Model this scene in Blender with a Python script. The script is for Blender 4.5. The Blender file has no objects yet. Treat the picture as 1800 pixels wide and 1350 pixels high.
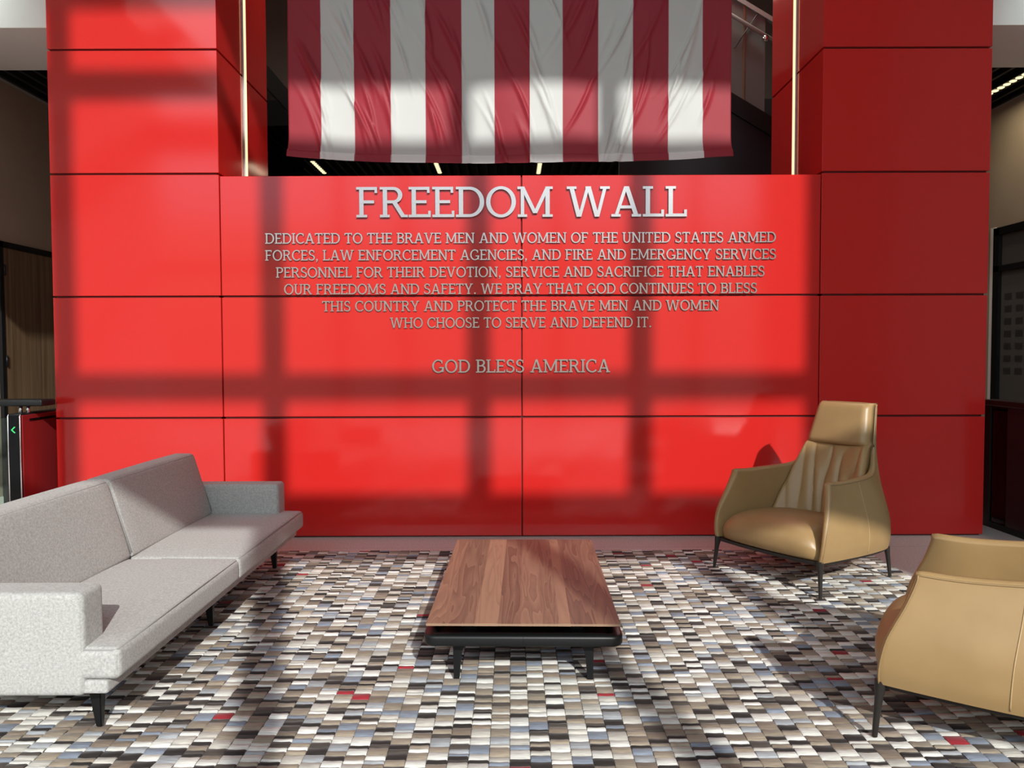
import bpy, bmesh, math, random
from mathutils import Vector, Matrix, Quaternion
random.seed(11)
SC = bpy.context.scene
COL = SC.collection
R = math.radians

# ------------------------------------------------------------------ camera
EYE = Vector((0.0, 0.0, 1.5))
YAW, PITCH, ROLL = 0.0006, -0.0381, -0.00307
fwd = Vector((math.sin(YAW)*math.cos(PITCH), math.cos(YAW)*math.cos(PITCH), math.sin(PITCH)))
rt = Vector((math.cos(YAW), -math.sin(YAW), 0)); up = rt.cross(fwd)
r2 = math.cos(ROLL)*rt + math.sin(ROLL)*up
u2 = -math.sin(ROLL)*rt + math.cos(ROLL)*up
cam_data = bpy.data.cameras.new('camera'); cam = bpy.data.objects.new('camera', cam_data); COL.objects.link(cam)
m = Matrix((r2, u2, -fwd)).transposed().to_4x4(); m.translation = EYE
cam.matrix_world = m
cam_data.sensor_width = 36.0; cam_data.lens = 36.0*1352/1800; cam_data.clip_start = 0.05
SC.camera = cam

# ------------------------------------------------------------------ light and exposure
SUN_AX, SUN_AZ = -0.28, -0.60           # sun travels (AX, 1, AZ)
SC.view_settings.view_transform = 'Standard'; SC.view_settings.look = 'None'
SC.view_settings.exposure = -0.55; SC.view_settings.gamma = 1.0; SC.view_settings.use_curve_mapping = False
sd = bpy.data.lights.new('sun', 'SUN'); sd.energy = 5.8; sd.angle = R(0.6); sd.color = (1.0, 0.972, 0.925)
so = bpy.data.objects.new('sun', sd); COL.objects.link(so)
so.rotation_euler = Vector((SUN_AX, 1, SUN_AZ)).to_track_quat('-Z', 'Y').to_euler(); so.location = (5, -20, 14)
W = bpy.data.worlds.new('world'); SC.world = W; W.use_nodes = True
nt = W.node_tree; nt.nodes.clear()
wo = nt.nodes.new('ShaderNodeOutputWorld'); bg = nt.nodes.new('ShaderNodeBackground')
tc = nt.nodes.new('ShaderNodeTexCoord'); sp = nt.nodes.new('ShaderNodeSeparateXYZ'); cr = nt.nodes.new('ShaderNodeValToRGB')
nt.links.new(tc.outputs['Generated'], sp.inputs[0]); nt.links.new(sp.outputs['Z'], cr.inputs[0])
nt.links.new(cr.outputs[0], bg.inputs[0]); nt.links.new(bg.outputs[0], wo.inputs[0])
el = cr.color_ramp.elements
el[0].position = 0.0; el[0].color = (0.16, 0.145, 0.13, 1)
el[1].position = 1.0; el[1].color = (0.70, 0.82, 0.96, 1)
for p, c in ((0.06, (0.22, 0.175, 0.145, 1)), (0.15, (0.29, 0.24, 0.205, 1)), (0.172, (0.29, 0.365, 0.45, 1)), (0.42, (0.80, 0.87, 0.92, 1))):
    e = el.new(p); e.color = c
bg.inputs[1].default_value = 5.0
SC.cycles.max_bounces = 8; SC.cycles.diffuse_bounces = 5; SC.cycles.glossy_bounces = 4
SC.cycles.transmission_bounces = 6; SC.cycles.transparent_max_bounces = 8
SC.cycles.caustics_reflective = False; SC.cycles.caustics_refractive = False
SC.cycles.sample_clamp_indirect = 6.0

# ------------------------------------------------------------------ helpers
def srgb(r, g, b):
    f = lambda c: (c/255/12.92) if c/255 <= 0.04045 else ((c/255+0.055)/1.055)**2.4
    return (f(r), f(g), f(b), 1)

def mat(name, col, rough=0.5, metal=0.0, spec=0.5, **k):
    M = bpy.data.materials.new(name); M.use_nodes = True
    b = M.node_tree.nodes['Principled BSDF']
    b.inputs['Base Color'].default_value = col if len(col) == 4 else (*col, 1)
    b.inputs['Roughness'].default_value = rough; b.inputs['Metallic'].default_value = metal
    b.inputs['Specular IOR Level'].default_value = spec
    for a, v in k.items(): b.inputs[a.replace('_', ' ')].default_value = v
    return M

def N(M, t, **k):
    n = M.node_tree.nodes.new(t)
    for a, v in k.items():
        if hasattr(n, a): setattr(n, a, v)
        else: n.inputs[a.replace('_', ' ')].default_value = v
    return n
def L(M, a, b): M.node_tree.links.new(a, b)
def BS(M): return M.node_tree.nodes['Principled BSDF']

def noise_color(M, c1, c2, scale=20, detail=4, stretch=(1, 1, 1), lo=0.3, hi=0.7, bump=0.0, bscale=None, dist=0.002):
    t = N(M, 'ShaderNodeTexCoord'); mp = N(M, 'ShaderNodeMapping'); mp.inputs['Scale'].default_value = stretch
    n = N(M, 'ShaderNodeTexNoise'); n.inputs['Scale'].default_value = scale; n.inputs['Detail'].default_value = detail
    r = N(M, 'ShaderNodeValToRGB'); e = r.color_ramp.elements
    e[0].position = lo; e[0].color = c1; e[1].position = hi; e[1].color = c2
    L(M, t.outputs['Object'], mp.inputs[0]); L(M, mp.outputs[0], n.inputs[0]); L(M, n.outputs[0], r.inputs[0])
    L(M, r.outputs[0], BS(M).inputs['Base Color'])
    if bump:
        n2 = N(M, 'ShaderNodeTexNoise'); n2.inputs['Scale'].default_value = bscale or scale*3; n2.inputs['Detail'].default_value = 3
        L(M, mp.outputs[0], n2.inputs[0])
        bp = N(M, 'ShaderNodeBump'); bp.inputs['Strength'].default_value = bump; bp.inputs['Distance'].default_value = dist
        L(M, n2.outputs[0], bp.inputs['Height']); L(M, bp.outputs[0], BS(M).inputs['Normal'])
    return M

def obj(name, bm, M, parent=None, smooth=False, recalc=True, angle=None):
    if recalc: bmesh.ops.recalc_face_normals(bm, faces=bm.faces[:])
    me = bpy.data.meshes.new(name); bm.to_mesh(me); bm.free()
    for x in (M if isinstance(M, (list, tuple)) else [M]): me.materials.append(x)
    if smooth:
        for p in me.polygons: p.use_smooth = True
        if angle: me.set_sharp_from_angle(angle=R(angle))
    o = bpy.data.objects.new(name, me); COL.objects.link(o)
    if parent:
        o.parent = parent
        o.matrix_parent_inverse = Matrix.Identity(4)
        o.location = -parent.location if parent.get('_w') else (0, 0, 0)
    return o

def thing(name, label, cat, loc=(0, 0, 0), rotz=0.0, group=None, world=False):
    """Empty at the thing's base; world=True when its parts are given in room coordinates."""
    o = bpy.data.objects.new(name, None); COL.objects.link(o); o.empty_display_size = 0.1
    o.location = loc; o.rotation_euler = (0, 0, rotz)
    o['label'] = label; o['category'] = cat
    if group: o['group'] = group
    if world: o['_w'] = 1
    return o
def tag(o, label, cat, group=None):
    o['label'] = label; o['category'] = cat
    if group: o['group'] = group
    return o
def struct(name, bm, M, **k):
    o = obj(name, bm, M, **k); o['kind'] = 'structure'; return o

def bx(bm, x0, x1, y0, y1, z0, z1, bev=0.0, seg=1, mi=0, M=None):
    vs = [bm.verts.new((x, y, z)) for x in (x0, x1) for y in (y0, y1) for z in (z0, z1)]
    fs = [bm.faces.new([vs[i] for i in f]) for f in ((0, 1, 3, 2), (4, 6, 7, 5), (0, 4, 5, 1), (2, 3, 7, 6), (0, 2, 6, 4), (1, 5, 7, 3))]
    if bev:
        es = list({e for f in fs for e in f.edges})
        r = bmesh.ops.bevel(bm, geom=es, offset=bev, segments=seg, affect='EDGES', profile=0.5)
        fs = list({f for v in r['verts'] for f in v.link_faces} | {f for f in fs if f.is_valid})
    for f in fs:
        if f.is_valid: f.material_index = mi
    if M is not None:
        for v in {v for f in fs if f.is_valid for v in f.verts}: v.co = M @ v.co
    return fs

def tube(bm, pts, rad, seg=10, cap=True, closed=False):
    pts = [Vector(p) for p in pts]; n = len(pts)
    rad = rad if isinstance(rad, (list, tuple)) else [rad]*n
    rings = []; prev = None
    for i, p in enumerate(pts):
        if closed: d = pts[(i+1) % n] - pts[i-1]
        else: d = pts[min(i+1, n-1)] - pts[max(i-1, 0)]
        d.normalize()
        if prev is None:
            a = Vector((0, 0, 1)) if abs(d.z) < 0.9 else Vector((1, 0, 0))
            u = d.cross(a).normalized()
        else: u = (prev - d*prev.dot(d)).normalized()
        prev = u; w = d.cross(u)
        rings.append([bm.verts.new(p + rad[i]*(math.cos(2*math.pi*k/seg)*u + math.sin(2*math.pi*k/seg)*w)) for k in range(seg)])
    for i in range(n if closed else n-1):
        a, b = rings[i], rings[(i+1) % n]
        for k in range(seg): bm.faces.new((a[k], a[(k+1) % seg], b[(k+1) % seg], b[k]))
    if cap and not closed:
        bm.faces.new(rings[0][::-1]); bm.faces.new(rings[-1])

def taper(bm, p0, p1, w0, d0, w1, d1):
    """four sided tapered bar from p0 (foot) to p1"""
    a = [bm.verts.new((p0[0]+sx*w0/2, p0[1]+sy*d0/2, p0[2])) for sx, sy in ((-1, -1), (1, -1), (1, 1), (-1, 1))]
    b = [bm.verts.new((p1[0]+sx*w1/2, p1[1]+sy*d1/2, p1[2])) for sx, sy in ((-1, -1), (1, -1), (1, 1), (-1, 1))]
    for k in range(4): bm.faces.new((a[k], a[(k+1) % 4], b[(k+1) % 4], b[k]))
    bm.faces.new(a[::-1]); bm.faces.new(b)

def grid(bm, rows, closed_u=False, mi=0):
    V = [[bm.verts.new(p) for p in r] for r in rows]
    for i in range(len(V)-1):
        for j in range(len(V[0])-1):
            bm.faces.new((V[i][j], V[i][j+1], V[i+1][j+1], V[i+1][j])).material_index = mi
    return V

def slab(bm, rows, th):
    """sheet with a flat back th behind it (towards +y), closed round its border"""
    F = grid(bm, rows); K = [[bm.verts.new((p[0], p[1]+th, p[2])) for p in r] for r in rows]
    n, m_ = len(F), len(F[0])
    for i in range(n-1):
        for j in range(m_-1): bm.faces.new((K[i][j+1], K[i][j], K[i+1][j], K[i+1][j+1]))
        bm.faces.new((F[i][0], F[i+1][0], K[i+1][0], K[i][0])); bm.faces.new((F[i+1][-1], F[i][-1], K[i][-1], K[i+1][-1]))
    for j in range(m_-1):
        bm.faces.new((F[0][j+1], F[0][j], K[0][j], K[0][j+1])); bm.faces.new((F[-1][j], F[-1][j+1], K[-1][j+1], K[-1][j]))

def smoothpts(P, n):
    """Catmull-Rom through points, n steps per span"""
    P = [Vector(p) for p in P]; out = []
    for i in range(len(P)-1):
        p0 = P[max(i-1, 0)]; p1 = P[i]; p2 = P[i+1]; p3 = P[min(i+2, len(P)-1)]
        for k in range(n):
            t = k/n
            out.append(0.5*((2*p1)+(p2-p0)*t+(2*p0-5*p1+4*p2-p3)*t*t+(3*p1-p0-3*p2+p3)*t**3))
    out.append(P[-1]); return out
B = bmesh.new

# ------------------------------------------------------------------ materials
RED = mat('red_gloss_panel', (0.56, 0.020, 0.017, 1), 0.11, spec=0.55)
REDCORE = mat('panel_joint', (0.10, 0.004, 0.004, 1), 0.7)
WHITE = mat('white_paint', (0.86, 0.88, 0.85, 1), 0.6)
GREYW = mat('pale_grey_paint', (0.48, 0.48, 0.46, 1), 0.7)
SOFFIT = mat('grey_paint', (0.84, 0.84, 0.79, 1), 0.7)
BEIGE = noise_color(mat('beige_paint', (0.4, 0.33, 0.23, 1), 0.75), (0.40, 0.34, 0.25, 1), (0.43, 0.365, 0.27, 1), 3)
BROWNW = mat('umber_paint', (0.27, 0.235, 0.20, 1), 0.8)
BLACK = mat('black_metal', (0.006, 0.0065, 0.007, 1), 0.42, spec=0.35)
BLACKG = mat('black_gloss', (0.004, 0.004, 0.005, 1), 0.12, spec=0.25)
DARKCEIL = mat('black_slat', (0.008, 0.008, 0.009, 1), 0.6)
CHROME = mat('chrome', (0.8, 0.8, 0.8, 1), 0.18, 1.0)
STEEL = mat('brushed_steel', (0.42, 0.42, 0.41, 1), 0.5, 0.45)
def emit(name, col, s):
    M = mat(name, col, 0.5); BS(M).inputs['Emission Color'].default_value = (*col[:3], 1); BS(M).inputs['Emission Strength'].default_value = s; return M
LED = emit('warm_led', (1.0, 0.78, 0.45, 1), 1.55)
LENS = emit('lamp_lens', (1.0, 0.86, 0.52, 1), 1.7)
GREEN = emit('green_arrow', (0.03, 0.45, 0.12, 1), 0.7)
def thin_glass(name, tint, refl=0.10, haze=None, hz=0.0):
    M = bpy.data.materials.new(name); M.use_nodes = True; t = M.node_tree; t.nodes.clear()
    o = t.nodes.new('ShaderNodeOutputMaterial'); tr = t.nodes.new('ShaderNodeBsdfTransparent'); gl = t.nodes.new('ShaderNodeBsdfGlossy')
    mx = t.nodes.new('ShaderNodeMixShader'); lw = t.nodes.new('ShaderNodeFresnel'); lw.inputs[0].default_value = 1.45
    tr.inputs[0].default_value = tint; gl.inputs['Roughness'].default_value = 0.03
    t.links.new(lw.outputs[0], mx.inputs[0]); t.links.new(gl.outputs[0], mx.inputs[2])
    if haze:
        df = t.nodes.new('ShaderNodeBsdfDiffuse'); df.inputs[0].default_value = haze; m2 = t.nodes.new('ShaderNodeMixShader'); m2.inputs[0].default_value = hz
        t.links.new(tr.outputs[0], m2.inputs[1]); t.links.new(df.outputs[0], m2.inputs[2]); t.links.new(m2.outputs[0], mx.inputs[1])
    else: t.links.new(tr.outputs[0], mx.inputs[1])
    t.links.new(mx.outputs[0], o.inputs[0]); return M
GLASS = thin_glass('clear_glass', (0.86, 0.95, 0.90, 1))
DGLASS = mat('dark_glass', (0.085, 0.085, 0.077, 1), 0.08, spec=0.6)

FLOORM = mat('terrazzo', (0.5, 0.47, 0.44, 1), 0.35)
noise_color(FLOORM, (0.42, 0.40, 0.375, 1), (0.62, 0.60, 0.57, 1), 90, 6, lo=0.35, hi=0.62)

LEATHER = mat('tan_leather', (0.36, 0.225, 0.095, 1), 0.38, spec=0.45)
noise_color(LEATHER, (0.335, 0.215, 0.092, 1), (0.375, 0.245, 0.108, 1), 6, 3, bump=0.12, bscale=420, dist=0.0008)
STITCH = mat('stitching', (0.46, 0.32, 0.16, 1), 0.5)
LEATHERD = mat('tan_leather_seam', (0.30, 0.195, 0.085, 1), 0.45)
FRAME = mat('bronze_black_frame', (0.028, 0.024, 0.021, 1), 0.38, 0.3)

FABRIC = mat('grey_fabric', (0.5, 0.5, 0.48, 1), 0.95, spec=0.15, Sheen_Weight=0.15)
def fabric_nodes(M):
    t = N(M, 'ShaderNodeTexCoord')
    n1 = N(M, 'ShaderNodeTexNoise'); n1.inputs['Scale'].default_value = 105; n1.inputs['Detail'].default_value = 8; n1.inputs['Roughness'].default_value = 0.75
    r = N(M, 'ShaderNodeValToRGB'); e = r.color_ramp.elements
    e[0].position = 0.33; e[0].color = (0.30, 0.30, 0.285, 1); e[1].position = 0.66; e[1].color = (0.54, 0.54, 0.515, 1)
    v = N(M, 'ShaderNodeTexNoise'); v.inputs['Scale'].default_value = 380; v.inputs['Detail'].default_value = 2
    bp = N(M, 'ShaderNodeBump'); bp.inputs['Strength'].default_value = 0.35; bp.inputs['Distance'].default_value = 0.002
    L(M, t.outputs['Object'], n1.inputs[0]); L(M, n1.outputs[0], r.inputs[0]); L(M, r.outputs[0], BS(M).inputs['Base Color'])
    L(M, t.outputs['Object'], v.inputs[0]); L(M, v.outputs[0], bp.inputs['Height']); L(M, bp.outputs[0], BS(M).inputs['Normal'])
fabric_nodes(FABRIC)
PIPING = mat('grey_piping', (0.33, 0.325, 0.31, 1), 0.95, spec=0.1)

def walnut():
    M = mat('walnut', (0.2, 0.1, 0.06, 1), 0.42, spec=0.4)
    t = N(M, 'ShaderNodeTexCoord'); s = N(M, 'ShaderNodeSeparateXYZ'); L(M, t.outputs['Object'], s.inputs[0])
    at = N(M, 'ShaderNodeAttribute'); at.attribute_name = 'tone'
    wn = N(M, 'ShaderNodeSeparateColor'); L(M, at.outputs['Color'], wn.inputs[0])
    # grain: stretched noise, offset per plank
    cb = N(M, 'ShaderNodeCombineXYZ'); sc = N(M, 'ShaderNodeMath', operation='MULTIPLY'); sc.inputs[1].default_value = 13.0
    mx = N(M, 'ShaderNodeMath', operation='MULTIPLY'); mx.inputs[1].default_value = 9.0; L(M, s.outputs['X'], mx.inputs[0])
    my = N(M, 'ShaderNodeMath', operation='MULTIPLY'); my.inputs[1].default_value = 0.55; L(M, s.outputs['Y'], my.inputs[0])
    L(M, wn.outputs['Green'], sc.inputs[0])
    L(M, mx.outputs[0], cb.inputs[0]); L(M, my.outputs[0], cb.inputs[1]); L(M, sc.outputs[0], cb.inputs[2])
    n = N(M, 'ShaderNodeTexNoise'); n.inputs['Scale'].default_value = 1.3; n.inputs['Detail'].default_value = 2; n.inputs['Distortion'].default_value = 0.5
    L(M, cb.outputs[0], n.inputs[0])
    rg = N(M, 'ShaderNodeMath', operation='MULTIPLY'); rg.inputs[1].default_value = 9.0; L(M, n.outputs[0], rg.inputs[0])
    fr = N(M, 'ShaderNodeMath', operation='FRACT'); L(M, rg.outputs[0], fr.inputs[0])
    fine = N(M, 'ShaderNodeTexNoise'); fine.inputs['Scale'].default_value = 60; fine.inputs['Detail'].default_value = 4
    mp = N(M, 'ShaderNodeMapping'); mp.inputs['Scale'].default_value = (4, 0.25, 1); L(M, t.outputs['Object'], mp.inputs[0]); L(M, mp.outputs[0], fine.inputs[0])
    a1 = N(M, 'ShaderNodeMath', operation='MULTIPLY_ADD'); a1.inputs[1].default_value = 0.36; L(M, fr.outputs[0], a1.inputs[0])
    a0 = N(M, 'ShaderNodeMath', operation='MULTIPLY'); a0.inputs[1].default_value = 0.62; L(M, wn.outputs['Red'], a0.inputs[0]); L(M, a0.outputs[0], a1.inputs[2])
    a2 = N(M, 'ShaderNodeMath', operation='MULTIPLY_ADD'); a2.inputs[1].default_value = 0.30; L(M, fine.outputs[0], a2.inputs[0]); L(M, a1.outputs[0], a2.inputs[2])
    r = N(M, 'ShaderNodeValToRGB'); e = r.color_ramp.elements
    e[0].position = 0.12; e[0].color = (0.085, 0.046, 0.034, 1); e[1].position = 1.02; e[1].color = (0.37, 0.22, 0.14, 1)
    L(M, a2.outputs[0], r.inputs[0]); L(M, r.outputs[0], BS(M).inputs['Base Color'])
    return M
WALNUT = walnut()
WOODEDGE = mat('walnut_edge', (0.30, 0.19, 0.12, 1), 0.5)
BLACKLEATHER = mat('black_leather', (0.006, 0.007, 0.007, 1), 0.42, spec=0.4)
DOORWOOD = mat('door_veneer', (0.2, 0.12, 0.06, 1), 0.5)
noise_color(DOORWOOD, (0.10, 0.062, 0.032, 1), (0.19, 0.125, 0.068, 1), 6, 5, stretch=(3, 6, 0.15), lo=0.35, hi=0.65)
LETTER = mat('brushed_aluminium', (0.60, 0.57, 0.54, 1), 0.2, 1.0)
FLAGR = mat('flag_red', (0.29, 0.016, 0.030, 1), 0.55, spec=0.3, Sheen_Weight=0.2)
FLAGW = mat('flag_white', (0.56, 0.585, 0.565, 1), 0.6, spec=0.3)

# ------------------------------------------------------------------ room
D = 6.281                      # front plane of the red wall
S = 0.9899                     # panel module
XLO, XLI, XM, XRI, XRO = -3.728, -2.357, 0.085, 2.511, 3.877
CEIL = 10.9
YF = -4.1                      # glazed facade behind the viewer
dY = D - YF

bm = B(); bx(bm, -8, 8, YF-0.4, 14, -0.2, 0); struct('floor', bm, FLOORM)
fj = B()
for yy in (-2.8, -1.2, 0.4, 2.0, 3.6, 5.2, 5.93, 6.8): bx(fj, -7.5, 7.5, yy, yy+0.003, -0.003, 0.0006)
struct('trim_1', fj, mat('floor_joint', (0.33, 0.31, 0.29, 1), 0.8))
bm = B(); bx(bm, -8, 8, YF-0.4, 14, CEIL, CEIL+0.2); struct('ceiling', bm, GREYW)
bm = B(); bx(bm, -8, -7.7, YF-0.4, 14, 0, CEIL); struct('wall_west', bm, GREYW)
bm = B(); bx(bm, 7.7, 8, YF-0.4, 14, 0, CEIL); struct('wall_east', bm, GREYW)

# facade: posts, rails and solid pieces, all cast the grid of shade on the red wall
sx = -SUN_AX*dY; sz = -SUN_AZ*dY
bm = B()
X_EDGE = 2.475 + sx
Z_TOP = 4.45 + sz
bx(bm, X_EDGE, 7.7, YF-0.3, YF, 0, CEIL)                       # solid pier to the right of the glazing
bx(bm, -7.7, X_EDGE, YF-0.3, YF, Z_TOP, CEIL)                  # solid head above
struct('wall_facade', bm, GREYW)
WINF = mat('window_frame', (0.10, 0.10, 0.10, 1), 0.5)
win = thing('window_1', 'tall grid of dark framed glazing facing the red wall', 'window'); del win['label']; del win['category']; win['kind'] = 'structure'
bm = B()
for wx in (-6.6, -5.2, -3.622, -1.925, -0.25, 1.07):
    x = wx + sx; bx(bm, x-0.085, x+0.085, YF-0.12, YF, 0, Z_TOP)
obj('window_mullion', bm, WINF, win)
bm = B()
for z0, z1 in ((3.615, 3.81), (1.185, 1.365), (-0.40, 0.37), (-2.9, -2.75)):
    bx(bm, -7.7, X_EDGE, YF-0.11, YF-0.01, z0+sz, z1+sz)
obj('window_transom', bm, WINF, win)

# red wall and the two red columns
def panels(bm, x0, x1, y0, y1, zs, gap=0.016):
    for a, b in zip(zs[:-1], zs[1:]): bx(bm, x0, x1, y0, y1, a+gap/2, b-gap/2, 0.003, 1)
zs = [0.004] + [S*k for k in range(1, 12)]
zs[-1] = CEIL
YBL, YBR = 7.56, 7.51
for nm, x0, x1, yb in (('wall_left', XLO, XLI-0.006, YBL), ('wall_right', XRI+0.006, XRO, YBR)):
    bm = B(); panels(bm, x0, x1, D, yb, zs)
    w = struct(nm, bm, RED)
    c = B(); bx(c, x0+0.02, x1-0.02, D+0.02, yb-0.02, 0, CEIL); obj('joint', c, REDCORE, w)
bm = B(); zc = [0.004, S, 2*S, 3*S-0.012]
panels(bm, XLI+0.002, XM-0.005, D+0.002, D+0.25, zc); panels(bm, XM+0.005, XRI-0.002, D+0.002, D+0.25, zc)
w = struct('wall_center', bm, RED)
c = B(); bx(c, XLI+0.01, XRI-0.01, D+0.022, D+0.23, 0, 3*S-0.03); obj('joint', c, REDCORE, w)

bm = B(); bx(bm, -7.7, -3.62, 3.0, 5.2, 4.7, 5.1); struct('shade_slab_left', bm, WHITE)    # unseen slab added to keep sun off the left hall wall and upper door

# hall behind
HZ = 4.23
HL, HR = -5.05, 5.41
bm = B(); bx(bm, HL-0.15, HL, 6.55, 13.0, 0, HZ); struct('wall_hall_left', bm, BEIGE)
bm = B(); bx(bm, HR, HR+0.15, 6.55, 13.0, 0, HZ); struct('wall_hall_right', bm, BEIGE)
bm = B(); bx(bm, -7.7, 7.7, 13.0, 13.2, 0, CEIL); struct('wall_back', bm, BROWNW)
bm = B(); bx(bm, -7.7, HL-0.15, 6.55, 6.7, 0, HZ); bx(bm, HR+0.15, 7.7, 6.55, 6.7, 0, HZ); struct('wall_front', bm, GREYW)
# upper white bulkheads beside the columns with a grey underside, black slats behind them
bm = B()
bx(bm, -7.7, XLO-0.0, 6.5, 6.75, HZ+0.004, CEIL); bx(bm, XRO, 7.7, 6.5, 6.75, HZ+0.004, CEIL)
struct('wall_bulkhead', bm, WHITE)
bm = B()
bx(bm, HL, XLO-0.002, 6.5, 7.45, HZ-0.004, HZ+0.004); bx(bm, XRO+0.002, HR, 6.5, 7.45, HZ-0.004, HZ+0.004)
struct('trim_2', bm, SOFFIT)
bm = B()
bx(bm, HL, XLO-0.1, 7.45, 13, HZ+0.12, HZ+0.16); bx(bm, XRO+0.1, HR, 7.45, 13, HZ+0.12, HZ+0.16)
bx(bm, XLO-0.1, XRO+0.1, 9.3, 13, HZ+0.12, HZ+0.16)
bx(bm, XLO-0.1, XRO+0.1, 9.26, 9.3, HZ, HZ+0.3)
hc = struct('ceiling_hall', bm, DARKCEIL)
bm = B(); x = HL+0.05
while x < HR-0.03:
    y0 = 7.46 if (x < XLO-0.1 or x > XRO+0.1) else 9.31
    bx(bm, x, x+0.035, y0, 12.98, HZ, HZ+0.12); x += 0.14
obj('slat', bm, DARKCEIL, hc)

# ------------------------------------------------------------------ rug
def rug():
    pal = [((0.66, 0.65, 0.60), 24), ((0.50, 0.475, 0.42), 12), ((0.29, 0.24, 0.18), 22), ((0.20, 0.155, 0.115), 10),
           ((0.022, 0.017, 0.015), 19), ((0.060, 0.048, 0.040), 9), ((0.20, 0.23, 0.28), 7), ((0.33, 0.345, 0.36), 8), ((0.28, 0.02, 0.028), 0.8)]
    cols = [p[0] for p in pal]; wts = [p[1] for p in pal]
    bm = B(); lay = bm.loops.layers.float_color.new('tint')
    cw = 0.0765; x = -3.3; ci = 0
    while x < 2.66:
        y = 1.55 + random.random()*0.03
        yend = 5.805 + random.uniform(-0.012, 0.012)
        last = None
        while y < yend-0.02:
            c = random.choices(cols, wts)[0]
            while c == last: c = random.choices(cols, wts)[0]
            last = c
            d = random.choice((0.018, 0.024, 0.03, 0.036, 0.05)) if c[0] < 0.07 else random.choice((0.024, 0.032, 0.04, 0.048, 0.058, 0.07))
            y1 = min(y+d, yend)
            j = random.uniform(0.88, 1.12); c = (c[0]*j, c[1]*j, c[2]*j, 1)
            h = 0.012 + random.uniform(0, 0.004)
            g = 0.0007
            bow = random.uniform(0.001, 0.005)
            # bulging strip of hide: rows across y, bowed edge
            prof = ((0.0, 0.004), (0.10, h*0.85), (0.45, h), (0.85, h*0.9), (1.0, 0.006))
            rows = []
            for t, z in prof:
                r = []
                for k, u in enumerate((0, 0.06, 0.5, 0.94, 1)):
                    bz = z*(0.72 if k in (0, 4) else 1)
                    r.append((x+g+u*(cw-2*g), y+t*(y1-y)-bow*(1-(2*u-1)**2)*(1 if 0 < t else 1), bz))
                rows.append(r)
            n0 = len(bm.faces)
            V = [[bm.verts.new(p) for p in r] for r in rows]
            for a in range(4):
                for b in range(4):
                    f = bm.faces.new((V[a][b], V[a][b+1], V[a+1][b+1], V[a+1][b])); f.smooth = True
                    for lp in f.loops: lp[lay] = c
            y = y1
        x += cw; ci += 1
    M = mat('hide_rug', (0.5, 0.5, 0.5, 1), 0.75, spec=0.25, Sheen_Weight=0.12)
    at = N(M, 'ShaderNodeAttribute'); at.attribute_name = 'tint'
    t = N(M, 'ShaderNodeTexCoord'); mp = N(M, 'ShaderNodeMapping'); mp.inputs['Scale'].default_value = (14, 160, 1)
    n = N(M, 'ShaderNodeTexNoise'); n.inputs['Scale'].default_value = 1.0; n.inputs['Detail'].default_value = 4
    mr = N(M, 'ShaderNodeMapRange'); mr.inputs['From Min'].default_value = 0.3; mr.inputs['From Max'].default_value = 0.7
    mr.inputs['To Min'].default_value = 0.74; mr.inputs['To Max'].default_value = 1.22
    mx = N(M, 'ShaderNodeMix', data_type='RGBA', blend_type='MULTIPLY'); mx.inputs[0].default_value = 1.0
    L(M, t.outputs['Object'], mp.inputs[0]); L(M, mp.outputs[0], n.inputs[0]); L(M, n.outputs[0], mr.inputs[0])
    L(M, at.outputs['Color'], mx.inputs[6]); L(M, mr.outputs[0], mx.inputs[7]); L(M, mx.outputs[2], BS(M).inputs['Base Color'])
    root = thing('area_rug', 'large patchwork rug of cream, taupe, black and grey hide strips with a few red ones', 'rug')
    o = obj('pile', bm, M, root, recalc=False)
    b2 = B(); bx(b2, -3.3, 2.645, 1.55, 5.79, 0.0, 0.006); obj('backing', b2, mat('rug_backing', (0.13, 0.11, 0.095, 1), 0.9), root)
rug()
RUGZ = 0.0165

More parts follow.
